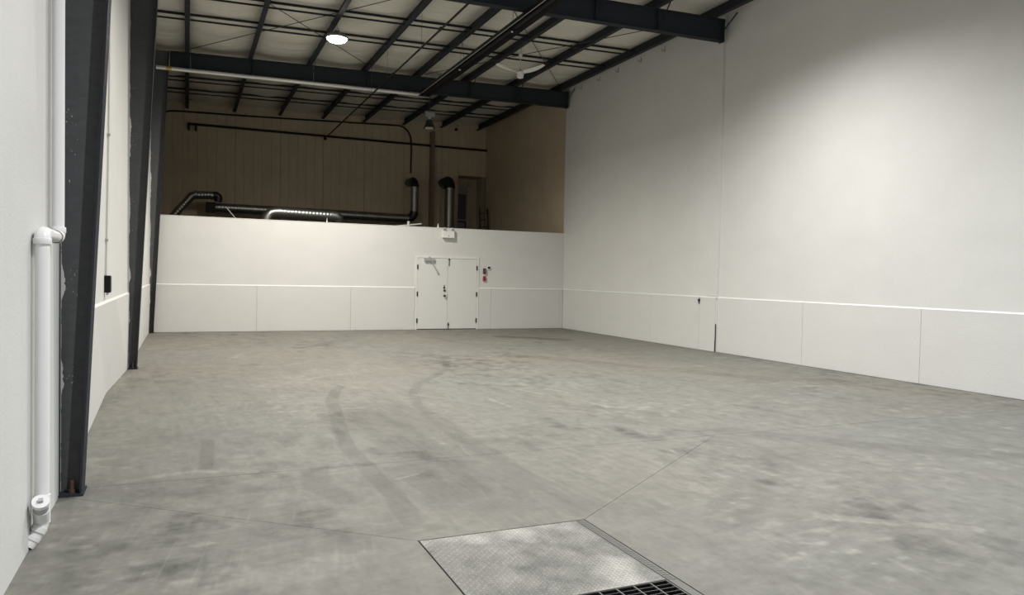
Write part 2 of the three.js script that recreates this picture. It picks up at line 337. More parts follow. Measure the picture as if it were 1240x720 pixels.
const wallF = group('wall_far');
tag(wallF, 'dark brown panelled wall behind the mezzanine', 'wall', null, 'structure');
const RX0 = 9.66, RX1 = 10.77, RY = 5.46;          // doorway recess in the far wall
const PURL = [...Array(8)].map((_, i) => 0.02 + 1.49 * i);
const cuts = [XL - 0.2, ...PURL.slice(0, 7).map(x => x), RX0, RX1, XR + 0.25];
for (let i = 0; i + 1 < cuts.length; i++) {
  const y0 = cuts[i] === RX0 ? RY : 0;
  mesh('wall_panel', bx(cuts[i] + 0.006, cuts[i + 1] - 0.006, y0, 7.5, ZF - 0.1, ZF), M.tan, wallF);
  for (let r = cuts[i] + 0.3; r < cuts[i + 1] - 0.15; r += 0.3) mesh('panel_rib', prism([[-0.018, 0], [0.018, 0], [0.01, 0.012], [-0.01, 0.012]], 7.3 - Math.max(y0, 2.6), g => { g.rotateX(-Math.PI / 2); g.rotateY(Math.PI); g.translate(r, Math.max(y0, 2.6), ZF); g.applyMatrix4(new THREE.Matrix4()); }), M.tan, wallF);
}
mesh('wall_backing', [bx(XL - 0.2, RX0, 0, 7.5, ZF - 0.2, ZF - 0.1), bx(RX0, XR + 0.25, RY, 7.5, ZF - 0.2, ZF - 0.1), bx(RX0 - 0.1, XR + 0.25, 2.7, RY, ZF - 1.0, ZF - 0.9), bx(RX0 - 0.1, RX0, 2.7, RY, ZF - 0.9, ZF - 0.1), bx(RX1, XR + 0.25, 2.7, RY, ZF - 0.9, ZF), bx(RX0 - 0.1, XR + 0.25, RY, RY + 0.1, ZF - 0.9, ZF - 0.2)], M.tan, wallF);
mesh('mezzanine_deck', bx(XL, XR, 2.55, 2.72, ZF - 0.95, ZB - 0.13), M.deck, wallF);

const wallN = mesh('wall_front', bx(XL - 0.2, XR + 0.25, -0.1, 7.5, ZN, ZN + 0.2), M.paint);
tag(wallN, 'white end wall facing the mezzanine', 'wall', null, 'structure');

// ---------------------------------------------------------------- roof: insulation facing drapes between the purlins
const vinylTex = tex(512, 512, (u, v, o) => {
  const m = tileNoise(u, v, 4, 4), l = tileNoise((u * 0.5) % 1, v, 48, 2), k = 0.86 + 0.16 * m + 0.1 * l;
  o[0] = 0.7 * k; o[1] = 0.68 * k; o[2] = 0.605 * k;
});
const vinylBump = tex(512, 512, (u, v, o) => { o[0] = o[1] = o[2] = tileNoise((u * 0.25) % 1, v, 24, 3); }, false);
M.vinyl = std({ map: scaled(vinylTex, 2.4, 2.4), roughness: 0.55, bumpMap: scaled(vinylBump, 3, 1.6), bumpScale: 0.02 });
const ceiling = group('ceiling');
tag(ceiling, 'pale insulation facing draped over dark roof purlins', 'ceiling', null, 'structure');
mesh('roof_deck', hexa([[XL - 0.3, roofY(XL) + 0.05, ZN + 0.2], [XR + 0.3, roofY(XR) + 0.05, ZN + 0.2], [XR + 0.3, roofY(XR) + 0.05, ZF - 1], [XL - 0.3, roofY(XL) + 0.05, ZF - 1], [XL - 0.3, roofY(XL) + 0.15, ZN + 0.2], [XR + 0.3, roofY(XR) + 0.15, ZN + 0.2], [XR + 0.3, roofY(XR) + 0.15, ZF - 1], [XL - 0.3, roofY(XL) + 0.15, ZF - 1]]), M.offwhite, ceiling);
{
  const xs = [XL - 0.1, ...PURL, XR + 0.1];
  const zc = []; for (let z = ZN + 0.1; z > ZF - 0.1; z -= 0.12) zc.push(z);
  for (let i = 0; i + 1 < xs.length; i++) {
    const a = xs[i], b = xs[i + 1], nu = 12, pos = [], idx = [], uv = [];
    zc.forEach((z, j) => {
      for (let k = 0; k <= nu; k++) {
        const s = k / nu, x = a + (b - a) * s, edge = Math.min(1, Math.sin(Math.PI * s) * 2.2);
        // seams every bay third, where the bridging pinches the facing
        const bz = (((z + 13.2) % 1.55) + 1.55) % 1.55, pinch = Math.min(1, Math.sin(Math.PI * bz / 1.55) * 3);
        const wr = (noise(x * 0.8 + i * 7, z * 5) - 0.5) * 0.028 + (noise(x * 0.4 + 50, z * 1.7 + i * 3) - 0.5) * 0.03;
        const sag = 0.09 * Math.sin(Math.PI * s) * (0.45 + 0.55 * pinch);
        pos.push(x, roofY(x) - sag + edge * wr - 0.004, z); uv.push(x, z);
        if (j && k) { const q = j * (nu + 1) + k; idx.push(q, q - 1, q - nu - 2, q, q - nu - 2, q - nu - 1); }
      }
    });
    const g = new THREE.BufferGeometry();
    g.setAttribute('position', new THREE.Float32BufferAttribute(pos, 3)); g.setAttribute('uv', new THREE.Float32BufferAttribute(uv, 2)); g.setIndex(idx); g.computeVertexNormals();
    mesh('insulation_panel', g, M.vinyl, ceiling);
  }
}

// ---------------------------------------------------------------- steel frame
// columns: web flush with the wall, inner flange leaning in with height
const smearTex = tex(256, 2048, (u, v, o) => {           // u: 0 at the wall .. 0.5 m in, v: 0..7 m up
  const n = fbm(u * 12 + 3, v * 260, 4), big = fbm(4, v * 24, 3), n2 = fbm(u * 60, v * 320 + 9, 3);
  let w = 0; const reach = 0.006 + 0.06 * Math.max(0, big - 0.55) * 3;
  if (u < reach * (0.5 + n)) w = 1;
  if (u < 0.2 && n2 > 0.8 && big > 0.62) w = 0.9;
  const k = 0.9 + 0.25 * n;
  o[0] = 0.092 * k * (1 - w) + 0.6 * w; o[1] = 0.095 * k * (1 - w) + 0.6 * w; o[2] = 0.099 * k * (1 - w) + 0.58 * w;
});
M.web = phys({ map: smearTex, roughness: 0.6, specularIntensity: 0.12 });
function column(zc, wallX, x0, slope, label) {
  const c = group('steel_column', [wallX, 0, zc]), top = 6.97;
  tag(c, label, 'column', 'tapered steel columns along the wall', 'structure');
  const xi = y => x0 + slope * y - wallX, w = 0.2;
  const web = prism([[-0.1, 0.016], [xi(0.016) - 0.012, 0.016], [xi(top) - 0.012, top], [-0.1, top]], 0.01, g => g.translate(0, 0, -0.005));
  const U = web.attributes.uv, P = web.attributes.position; for (let i = 0; i < U.count; i++) U.setXY(i, P.getX(i) / 0.5, P.getY(i) / 7);
  mesh('web', web, M.web, c);
  mesh('inner_flange', hexa([[xi(0) - 0.012, 0.016, w / 2], [xi(0), 0.016, w / 2], [xi(0), 0.016, -w / 2], [xi(0) - 0.012, 0.016, -w / 2], [xi(top) - 0.012, top, w / 2], [xi(top), top, w / 2], [xi(top), top, -w / 2], [xi(top) - 0.012, top, -w / 2]]), M.steel, c);
  mesh('outer_flange', bx(-0.1, -0.088, 0.016, top, -w / 2, w / 2), M.steel, c);
  mesh('base_plate', bx(-0.1, xi(0) + 0.012, 0, 0.016, -w / 2 - 0.012, w / 2 + 0.012), M.steel, c);
  for (const s of [1, -1]) mesh('anchor_bolt', [new THREE.CylinderGeometry(0.013, 0.013, 0.085, 10).translate(xi(0) * 0.55, 0.0585, s * 0.055), new THREE.CylinderGeometry(0.023, 0.023, 0.022, 6).translate(xi(0) * 0.55, 0.027, s * 0.055)], M.rust, c);
  return c;
}
column(FRAMES[0], -0.805, -0.665, 0.0445, 'tapered dark steel column beside the white plastic pipe');
column(FRAMES[1], XL, -0.717, 0.0455, 'tapered dark steel column next to the small black wall box');
column(FRAMES[2], XL, -0.748, 0.0455, 'tapered dark steel column at the corner of the low partition wall');

function rafter(zc, label) {
  const g = group('steel_rafter', [0, 0, zc]), x0 = -0.42, x1 = 10.66, w = 0.17;
  tag(g, label, 'rafter', 'dark steel roof rafters', 'structure');
  mesh('web', prism([[x0, rBot(x0) + 0.012], [x1, rBot(x1) + 0.012], [x1, rTop(x1) - 0.012], [x0, rTop(x0) - 0.012]], 0.008, q => q.translate(0, 0, -0.004)), M.steel, g);
  for (const [f, s] of [[rBot, 0], [rTop, -0.012]]) mesh(s ? 'top_flange' : 'bottom_flange', hexa([[x0, f(x0) + s, w / 2], [x1, f(x1) + s, w / 2], [x1, f(x1) + s, -w / 2], [x0, f(x0) + s, -w / 2], [x0, f(x0) + s + 0.012, w / 2], [x1, f(x1) + s + 0.012, w / 2], [x1, f(x1) + s + 0.012, -w / 2], [x0, f(x0) + s + 0.012, -w / 2]]), M.steel, g);
  mesh('end_plate', bx(x1, x1 + 0.014, rBot(x1) - 0.02, rTop(x1), -w / 2, w / 2), M.steel, g);
  for (const s of [0.05, -0.05]) for (const y of [0.03, 0.37]) mesh('bolt', cyl(V(x1 - 0.03, rBot(x1) + y, s), V(x1 + 0.03, rBot(x1) + y, s), 0.014, 6), M.steel, g);
  mesh('seat_bolt', [cyl(V(x1 - 0.09, rBot(x1) - 0.03, 0.05), V(x1 - 0.09, rBot(x1) + 0.01, 0.05), 0.018, 6), cyl(V(x1 - 0.03, rBot(x1) - 0.035, 0.05), V(x1 - 0.03, rBot(x1) + 0.01, 0.05), 0.018, 6)], M.black, g);
  for (const x of [1.51, 4.49, 7.47, 8.96]) mesh('stiffener', bx(x - 0.006, x + 0.006, rBot(x) + 0.012, rTop(x) - 0.012, 0.004, w / 2 - 0.005), M.steel, g);
  for (const x of [0.02, 3.0, 7.47, 8.96]) mesh('flange_brace', bar(V(x, rBot(x) + 0.01, w / 2 - 0.01), V(x + 0.04, rTop(x) + 0.03, w / 2 + 0.34), 0.04, 0.006, V(1, 0, 0)), M.steel, g);
  mesh('end_brace', [bar(V(x1 - 0.02, rBot(x1) + 0.22, w / 2), V(x1 + 0.01, rTop(x1) + 0.02, w / 2 + 0.4), 0.03, 0.012), bar(V(x1 - 0.16, rTop(x1) - 0.03, w / 2 + 0.01), V(x1 + 0.02, rTop(x1) - 0.05, w / 2 + 0.01), 0.02, 0.02)], M.steel, g);
}
rafter(FRAMES[0], 'dark steel rafter over the column beside the plastic pipe');
rafter(FRAMES[1], 'dark steel rafter ending at the seam of the long white wall');
rafter(FRAMES[2], 'dark steel rafter above the low partition wall with a flue pipe beneath');

const zshape = [[-0.1, 0], [0.004, 0], [0.004, PD - 0.005], [0.1, PD - 0.005], [0.1, PD], [-0.004, PD], [-0.004, 0.005], [-0.094, 0.005], [-0.094, 0.024], [-0.1, 0.024]];
const zgeo = prism(zshape, ZN - ZF - 0.02, g => g.translate(0, 0, ZF + 0.01));
PURL.forEach((x, i) => {
  const m = mesh('roof_purlin', zgeo, M.purlin); m.position.set(x, rTop(x) + 0.001, 0);
  tag(m, i === 7 ? 'dark steel roof purlin running along the top of the long white wall' : 'dark steel roof purlin running the length of the hall', 'purlin', 'roof purlins', 'structure');
});
// bridging: two thin bars one above the other between neighbouring purlins
for (const [z, yT, row] of [[-16.3, 0.17, 'beside the lit lamp'], [-17.85, 0.17, 'between the lit lamp and the flue pipe'], [-23.6, 0.17, 'over the mezzanine ducts'], [-25.2, 0.17, 'over the mezzanine close to the brown wall']]) for (let i = -1; i < 8; i++) {
  const a = i < 0 ? XL + 0.02 : PURL[i] + 0.006, b = i + 1 < 8 ? PURL[i + 1] - 0.006 : XRF - 0.02;
  if (i === 7) continue;
  const j = (rnd() - 0.5) * 0.08;
  for (const [dy, h] of [[0.035, 0.034], [yT - 0.02, 0.05]]) {
    const g = [bar(V(a, rTop(a) + dy, z + j), V(b, rTop(b) + dy, z + j), 0.005, h), bar(V(a, rTop(a) + dy - h / 2, z + j), V(b, rTop(b) + dy - h / 2, z + j), 0.04, 0.005)];
    tag(mesh('bridging_angle', g, M.purlin), (dy < 0.1 ? 'lower' : 'upper') + ' thin dark bridging bar ' + row, 'bridging bar', (dy < 0.1 ? 'lower' : 'upper') + ' bridging bars ' + row);
  }
}
// crossed bracing cables under the roof
for (const [a, b, l] of [[[0.0, -20.35], [4.98, -13.3], 'the lit lamp and running to the seam frame'], [[-0.7, -13.35], [4.6, -20.35], 'the lit lamp and running to the flue pipe'], [[6.1, -20.35], [10.42, -13.35], 'the white ceiling fan and crossing to the wall seam'], [[5.35, -13.3], [10.35, -20.3], 'the white ceiling fan and ending over the partition corner']]) {
  const up = b[1] < a[1] ? 0.1 : 0.072, A = V(a[0], rTop(a[0]) + up, a[1]), B = V(b[0], rTop(b[0]) + up, b[1]);
  tag(mesh('bracing_cable', cyl(A, B, 0.009, 6), M.wire), 'thin dark roof bracing cable near ' + l, 'cable', 'roof bracing cables');
}
// small hooked clips along the top of the long wall
for (const z of [-14.4, -15.45, -16.5, -17.6, -18.6, -19.65]) {
  const y = 7.2, x = XRF;
  tag(mesh('wall_clip', [bar(V(x - 0.005, y + 0.12, z), V(x - 0.005, y, z), 0.03, 0.006, V(1, 0, 0)), bar(V(x - 0.005, y, z), V(x - 0.1, y + 0.005, z + 0.02), 0.03, 0.008), bar(V(x - 0.1, y, z + 0.02), V(x - 0.1, y + 0.05, z + 0.02), 0.03, 0.008, V(1, 0, 0))], M.grey), 'small hooked metal clip along the top of the long white wall', 'clip', 'clips under the wall purlin');
}

// ---------------------------------------------------------------- lamps
M.glow = std({ color: lin(0.8, 0.8, 0.8), emissive: new THREE.Color(1, 0.96, 0.88), emissiveIntensity: 14, roughness: 0.5 });
M.lampBody = std({ color: lin(0.25, 0.25, 0.25), roughness: 0.45, metalness: 0.4 });
for (const [x, z, power, c, beam, label] of LAMPS) {
  const y = 6.74, g = group('high_bay_lamp', [x, y, z]);
  tag(g, label, 'lamp', 'lit high bay lamps');
  mesh('housing', new THREE.LatheGeometry([[0, 0.17], [0.07, 0.17], [0.075, 0.11], [0.12, 0.1], [0.22, 0.06], [0.24, 0.05], [0.24, 0.012], [0.225, 0.004]].map(p => new THREE.Vector2(...p)), 32), M.lampBody, g);
  for (let k = 0; k < 12; k++) { const f = new THREE.BoxGeometry(0.1, 0.045, 0.006); f.translate(0.13, 0.095, 0); f.rotateY(k * Math.PI / 6); mesh('cooling_fin', f, M.lampBody, g); }
  mesh('diffuser', new THREE.LatheGeometry([[0, -0.085], [0.1, -0.078], [0.18, -0.05], [0.225, 0.0], [0.225, 0.012]].map(p => new THREE.Vector2(...p)), 32), M.glow, g);
  mesh('hanger_hook', [new THREE.TorusGeometry(0.035, 0.007, 8, 18).translate(0, 0.205, 0), cyl(V(0, 0.24, 0), V(0, rTop(x) - y, 0), 0.006, 6)], M.lampBody, g);
  const L = new THREE.SpotLight(lin(...c), power, 0, beam, 1, 2);
  L.position.set(x, y - 0.06, z); L.target.position.set(x, 0, z); scene.add(L.target);
  L.name = 'high_bay_light'; L.castShadow = true; L.shadow.radius = 2.5; scene.add(L);
}

// ---------------------------------------------------------------- radiant heater, gas line and flue
{
  const hx = 5.96, z0 = -19.95, z1 = -7.4, y = 6.5, h = group('tube_heater', [hx, y, z0]);
  tag(h, 'long black radiant tube heater hung below the roof', 'heater');
  const L = z1 - z0, hood = [[-0.155, 0], [-0.147, 0], [-0.05, 0.165], [0.05, 0.165], [0.147, 0], [0.155, 0], [0.055, 0.175], [-0.055, 0.175]];
  mesh('reflector_hood', prism(hood, L), M.black, h);
  mesh('burner_tube', cyl(V(0, 0.06, 0.03), V(0, 0.06, L), 0.05, 16), M.black, h);
  mesh('end_cap', prism([[-0.147, 0], [0.147, 0], [0.05, 0.165], [-0.05, 0.165]], 0.006), M.black, h);
  mesh('hood_lip', bx(-0.164, -0.154, -0.004, 0.01, 0, L), M.grey, h); mesh('hood_lip', bx(0.154, 0.164, -0.004, 0.01, 0, L), M.black, h);
  for (const z of [3.1, 6.2, 9.2, 11.8]) {
    mesh('hanger_clamp', [bx(-0.155, 0.155, -0.012, 0.0, z, z + 0.03)], M.black, h); mesh('clamp_knob', cyl(V(-0.04, -0.014, z + 0.01), V(-0.06, -0.05, z + 0.03), 0.022, 10), M.silver, h);
    mesh('hanger_wire', [cyl(V(-0.05, 0.17, z + 0.02), V(0, rTop(hx) - y, z + 0.02), 0.004, 6), cyl(V(0.05, 0.17, z + 0.02), V(0, rTop(hx) - y, z + 0.02), 0.004, 6)], M.wire, h);
  }
  const gl = group('gas_pipe', [0, 0, 0]);
  tag(gl, 'thin dark gas pipe hung along the hall beside the heater', 'pipe');
  const gx = 4.52, gy = 6.4;
  mesh('pipe_run', cyl(V(gx, gy, ZF + 0.21), V(gx, gy - 0.02, -8), 0.021, 10), M.black, gl);
  for (const z of [-14.1, -17.8, -21.5]) mesh('coupling', cyl(V(gx, gy, z), V(gx, gy, z + 0.09), 0.034, 10), M.black, gl);
  for (const z of [-12.6, -15.35, -18.3, -20.0]) mesh('hanger_wire', cyl(V(gx, gy, z), V(gx, rTop(gx), z), 0.004, 6), M.wire, gl);
  const gm = group('gas_main_pipe', [0, 0, ZF]);
  tag(gm, 'dark horizontal pipe across the brown wall behind the mezzanine', 'pipe');
  mesh('pipe_run', cyl(V(0.02, 6.46, 0.15), V(10.76, 6.48, 0.15), 0.038, 10), M.black, gm);
  for (const x of [0.03, 0.25]) mesh('bracket', bx(x - 0.03, x + 0.03, 6.26, 6.5, 0, 0.19), M.black, gm);
  mesh('tee', [cyl(V(gx, 6.47, 0.15), V(gx, 6.34, 0.15), 0.05, 10)], M.black, gm);
  const cd = mesh('black_conduit', tube([V(-0.78, 6.5, ZF + 0.06), V(-0.72, 6.76, ZF + 0.06), V(-0.5, 6.85, ZF + 0.06), V(0.2, 6.88, ZF + 0.06), V(1.9, 6.93, ZF + 0.06), V(4.6, 7.03, ZF + 0.06), V(6.9, 7.12, ZF + 0.06), V(7.38, 7.1, ZF + 0.06), V(7.66, 6.85, ZF + 0.06), V(7.73, 6.4, ZF + 0.06), V(7.73, 5.39, ZF + 0.06)], 0.028, 90, 8), M.black);
  tag(cd, 'black conduit under the eaves of the brown wall bending down', 'conduit');
  const fl = group('flue_pipe', [0, 0, -20.24]);
  tag(fl, 'pale metal flue pipe slung under the rafter to the heater', 'pipe');
  mesh('pipe_run', cyl(V(-0.72, 6.5, 0), V(5.88, 6.6, 0.0), 0.05, 16), M.alu, fl);
  for (const x of [0.0, 1.49, 2.95, 4.4]) mesh('joint_band', cyl(V(x, 6.511 + 0.01515 * x, 0), V(x + 0.07, 6.512 + 0.01515 * x, 0), 0.054, 16), M.alu, fl);
  mesh('brass_union', cyl(V(-0.5, 6.503, 0), V(-0.38, 6.505, 0), 0.055, 12), M.brass, fl);
  mesh('elbow', [tube([V(5.88, 6.6, 0), V(5.95, 6.6, 0.02), V(5.98, 6.585, 0.1), V(5.98, 6.56, 0.24)], 0.05, 12, 12)], M.alu, fl);
  for (const x of [0.05, 3.02]) mesh('hanger_wire', cyl(V(x, 6.56 + 0.015 * x, 0.055), V(x, rTop(x), 0.06), 0.004, 6), M.silver, fl);
}

// ---------------------------------------------------------------- ceiling fan
{
  const f = group('ceiling_fan', [7.6, 6.6, -17.1]);
  tag(f, 'white ceiling fan with upswept blades on a thin rod', 'ceiling fan');
  mesh('canopy', new THREE.LatheGeometry([[0.0, 0.55], [0.05, 0.55], [0.045, 0.49], [0.025, 0.45], [0.0, 0.44]].map(p => new THREE.Vector2(...p)), 20), M.white, f);
  mesh('rod', cyl(V(0, 0.12, 0), V(0, 0.5, 0), 0.008, 8), M.offwhite, f);
  mesh('hook', tube([V(0, 0.55, 0), V(0.0, 0.62, 0.02), V(0.02, 0.66, 0.0), V(0, 0.7, 0)], 0.008, 10, 6), M.silver, f);
  mesh('motor', new THREE.LatheGeometry([[0, -0.06], [0.075, -0.06], [0.082, -0.04], [0.082, 0.05], [0.1, 0.06], [0.1, 0.1], [0.03, 0.12], [0.025, 0.17], [0, 0.17]].map(p => new THREE.Vector2(...p)), 28), M.white, f);
  const away = Math.atan2(-7.6, -(-17.1));   // blade plan angles are measured from the line of sight
  for (let k = 0; k < 3; k++) {
    const R = 0.67, nu = 14, s = [], th = 0.012;
    const P = t => 0.1 + (R - 0.1) * t, Y = t => 0.075 + 0.02 * t + 0.085 * t * t, W = t => 0.045 + 0.05 * Math.sin(Math.PI * Math.min(1, t * 0.9 + 0.06));
    const pos = [], idx = [];
    for (let i = 0; i <= nu; i++) { const t = i / nu, tw = 0.02 * (1 - t); for (const [zz, yy] of [[-W(t), -tw], [W(t), tw], [W(t), tw + th], [-W(t), -tw + th]]) pos.push(P(t), Y(t) + yy, zz); }
    for (let i = 0; i < nu; i++) for (let e = 0; e < 4; e++) { const a = i * 4 + e, b = i * 4 + (e + 1) % 4; idx.push(a, b, b + 4, a, b + 4, a + 4); }
    idx.push(0, 2, 1, 0, 3, 2, nu * 4, nu * 4 + 1, nu * 4 + 2, nu * 4, nu * 4 + 2, nu * 4 + 3);
    let g = new THREE.BufferGeometry(); g.setAttribute('position', new THREE.Float32BufferAttribute(pos, 3)); g.setIndex(idx); g = g.toNonIndexed(); g.computeVertexNormals(); metre(g);
    g.rotateY(Math.atan2(17.1, 7.6) + k * 2 * Math.PI / 3);
    mesh('blade', g, M.white, f);
  }
}

// ---------------------------------------------------------------- unlit bell lamp over the mezzanine
{
  const g = group('bell_lamp', [6.86, 6.12, -22.3]);
  tag(g, 'unlit bell-shaped lamp hanging over the mezzanine', 'lamp');
  mesh('ballast_box', bx(-0.15, 0.15, 0.33, 0.47, -0.09, 0.09), M.silver, g);
  mesh('neck', cyl(V(0, 0.26, 0), V(0, 0.34, 0), 0.07, 16), M.silver, g);
  mesh('bell_shade', new THREE.LatheGeometry([[0.06, 0.27], [0.09, 0.24], [0.13, 0.12], [0.17, 0.02], [0.185, 0.0], [0.178, 0.0], [0.12, 0.12], [0.08, 0.23]].map(p => new THREE.Vector2(...p)), 28), M.darkMetal, g);
  mesh('lens', new THREE.CylinderGeometry(0.13, 0.13, 0.03, 24).translate(0, 0.0, 0), M.white, g);
  mesh('hanger', cyl(V(0, 0.47, 0), V(0, rTop(6.86) - 6.12 + 0.1, 0), 0.008, 6), M.wire, g);
  tag(mesh('wall_sensor', [new THREE.SphereGeometry(0.06, 14, 10).translate(9.5, 7.2, ZF + 0.09), cyl(V(9.5, 7.2, ZF), V(9.5, 7.2, ZF + 0.06), 0.03, 10)], M.black), 'small round black sensor high on the brown wall', 'sensor');
}
// ---------------------------------------------------------------- things on the mezzanine
function spiral(a, b, r) {           // straight spiral duct with raised seams
  const L = a.distanceTo(b), n = Math.max(2, Math.round(L / 0.1)), prof = [];
  for (let i = 0; i <= n; i++) { const t = i / n * L; if (i) prof.push([r, t - 0.03], [r + 0.013, t - 0.015]); prof.push([r, t]); }
  return lathe(a, b, prof, 20);
}
function elbow(pts, r) { return tube(pts, r, 6, 18, 0.5); }
function collar(p, d, r) { const q = d.clone().normalize().multiplyScalar(0.03); return cyl(p.clone().sub(q), p.clone().add(q), r + 0.012, 20); }
function arc(p, from, to, R) {       // quarter bend around a corner at p
  const a = from.clone().normalize(), b = to.clone().normalize(), out = [];
  for (let i = 0; i <= 5; i++) { const t = i / 5 * Math.PI / 2; out.push(p.clone().addScaledVector(a, R * (1 - Math.sin(t))).addScaledVector(b, R * (1 - Math.cos(t)))); }
  return out;
}
{
  // long low duct with riser
  let g = group('spiral_duct', [0, 0, 0]);
  tag(g, 'long dark spiral duct along the mezzanine with an upright end', 'duct', 'mezzanine ducts');
  const z = -26.6, y0 = 3.66, xa = 0.86, xb = 7.4, r0 = 0.155, xe = xb + 0.26;
  mesh('duct_run', spiral(V(xa, y0, z), V(xb, y0 - 0.04, z), r0), M.galv, g);
  mesh('elbow', elbow(arc(V(xe, y0 - 0.04, z), V(-1, 0, 0), V(0, 1, 0), 0.26), r0), M.blackSteel, g);
  mesh('riser', spiral(V(xe, y0 + 0.22, z), V(xe, 4.76, z), 0.145), M.galv, g);
  mesh('elbow', elbow(arc(V(xe, 5.02, z), V(0, -1, 0), V(0, 0, -1), 0.26), r0), M.blackSteel, g);
  mesh('duct_run', spiral(V(xe, 5.02, z - 0.26), V(xe, 5.02, ZF + 0.02), 0.135), M.galv, g);
  for (const c of [[xb, y0 - 0.04], [2.1, y0 - 0.01], [5.1, y0 - 0.025]]) mesh('collar', collar(V(c[0], c[1], z), V(1, 0, 0), r0), M.galv, g);
  mesh('collar', collar(V(xe, 4.76, z), V(0, 1, 0), 0.155), M.galv, g);
  mesh('end_box', bx(0.56, xa, y0 - 0.17, y0 + 0.16, z - 0.16, z + 0.16), M.black, g);
  // short bent duct at its end
  g = group('spiral_duct', [0, 0, 0]);
  tag(g, 'short bent spiral duct rising beside the corner steel column', 'duct', 'mezzanine ducts');
  const za = -26.4;
  mesh('elbow', elbow([V(0.92, 3.84, za), V(0.94, 3.95, za), V(0.9, 4.03, za), V(0.76, 4.045, za)], 0.13), M.blackSteel, g);
  mesh('duct_run', spiral(V(0.78, 4.045, za), V(0.22, 4.01, za), 0.125), M.galv, g);
  for (const x of [0.75, 0.25]) mesh('collar', collar(V(x, 4.03, za), V(1, 0, 0), 0.125), M.galv, g);
  mesh('elbow', elbow([V(0.25, 4.01, za), V(0.14, 3.99, za), V(0.05, 3.88, za), V(-0.02, 3.79, za)], 0.125), M.galv, g);
  mesh('flexible_tail', spiral(V(-0.01, 3.81, za), V(-0.66, 2.98, za), 0.115), M.galv, g);
  // silver duct nearer the edge
  g = group('spiral_duct', [0, 0, 0]);
  tag(g, 'bright silver spiral duct lying behind the partition wall top', 'duct', 'mezzanine ducts');
  const zc = -22.0;
  mesh('duct_run', spiral(V(2.38, 3.26, zc), V(3.85, 3.23, zc), 0.15), M.galv, g);
  mesh('elbow', elbow([V(2.4, 3.26, zc), V(2.2, 3.24, zc), V(2.08, 3.14, zc + 0.02), V(1.98, 2.78, zc + 0.05)], 0.15), M.galv, g);
  mesh('elbow', elbow([V(3.84, 3.23, zc), V(3.98, 3.22, zc), V(4.04, 3.2, zc + 0.0), V(4.06, 3.02, zc - 0.1)], 0.155), M.galv, g);
  for (const x of [2.4, 3.84]) mesh('collar', collar(V(x, 3.26 - (x - 2.38) * 0.02, zc), V(1, 0, 0), 0.15), M.galv, g);
  // upright duct by the doorway
  g = group('spiral_duct', [0, 0, 0]);
  tag(g, 'upright spiral duct behind the emergency light unit', 'duct', 'mezzanine ducts');
  const xd = 9.02;
  mesh('riser', spiral(V(xd, 2.72, z), V(xd, 4.8, z), 0.18), M.galv, g);
  mesh('elbow', elbow(arc(V(xd, 5.1, z), V(0, -1, 0), V(0, 0, -1), 0.3), 0.21), M.blackSteel, g);
  mesh('collar', collar(V(xd, 4.8, z), V(0, 1, 0), 0.19), M.galv, g);
  mesh('duct_run', spiral(V(xd, 5.1, z - 0.3), V(xd, 5.1, ZF + 0.02), 0.175), M.galv, g);

  tag(mesh('support_strut', cyl(V(1.02, 3.36, -22.6), V(1.3, 3.0, -22.4), 0.014, 8), M.offwhite), 'thin pale slanted strut before the long duct', 'strut');
  tag(mesh('white_pipe', [cyl(V(5.55, 2.98, -21.6), V(6.45, 3.1, -21.6), 0.022, 10), cyl(V(6.05, 2.72, -21.6), V(6.05, 3.16, -21.6), 0.04, 12)], M.white), 'short white plastic pipe lying behind the partition wall top', 'pipe');
  tag(mesh('metal_spike', [new THREE.ConeGeometry(0.05, 0.26, 4).translate(3.55, 2.98, -20.95), bx(3.5, 3.6, 2.72, 2.86, -21, -20.9)], M.white), 'small pale pointed post behind the partition wall top', 'post');
  tag(mesh('cable_loop', new THREE.TorusGeometry(0.3, 0.014, 8, 30, Math.PI).scale(1, 0.35, 1).translate(3.3, 2.86, -21.3), M.offwhite), 'pale cable loop lying below the silver duct', 'cable');

  const wc = group('wind_column', [8.55, 2.72, ZF]);
  tag(wc, 'slim brown upright steel post against the brown wall', 'post', null, 'structure');
  mesh('flange', [bx(-0.075, 0.075, 0, 4.3, 0.19, 0.2)], M.tanDark, wc);
  mesh('web', [bx(-0.005, 0.005, 0, 4.3, 0.012, 0.19), bx(-0.075, 0.075, 0, 4.3, 0.0, 0.012)], M.tanDark, wc);

  const d2 = group('door_2', [RX0, 2.72, ZF - 0.75]);
  tag(d2, 'grey door with a glazed upper half in the mezzanine recess', 'door', null, 'structure');
  mesh('door_frame', [bx(0.0, 0.06, 0, 2.5, 0, 0.1), bx(0.62, 0.7, 0, 2.5, 0, 0.1), bx(0.0, 0.7, 2.42, 2.5, 0, 0.1)], M.tan, d2);
  mesh('door_leaf', bx(0.06, 0.62, 0, 2.42, 0.02, 0.06), M.grey, d2);
  mesh('glazing', bx(0.1, 0.58, 1.1, 2.1, 0.06, 0.07), M.glassDull, d2);
  mesh('lower_panel', [bx(0.1, 0.58, 0.98, 1.02, 0.06, 0.09), bx(0.1, 0.14, 0.1, 1.0, 0.06, 0.08), bx(0.54, 0.58, 0.1, 1.0, 0.06, 0.08)], M.black, d2);
  const lad = group('leaning_ladder', [10.35, 2.72, -26.9]);
  tag(lad, 'dark ladder leaning in the corner beside the recess', 'ladder');
  for (const x of [0, 0.32]) mesh('rail', bar(V(x, 0, 0.25), V(x, 1.45, 0), 0.035, 0.06), M.darkMetal, lad);
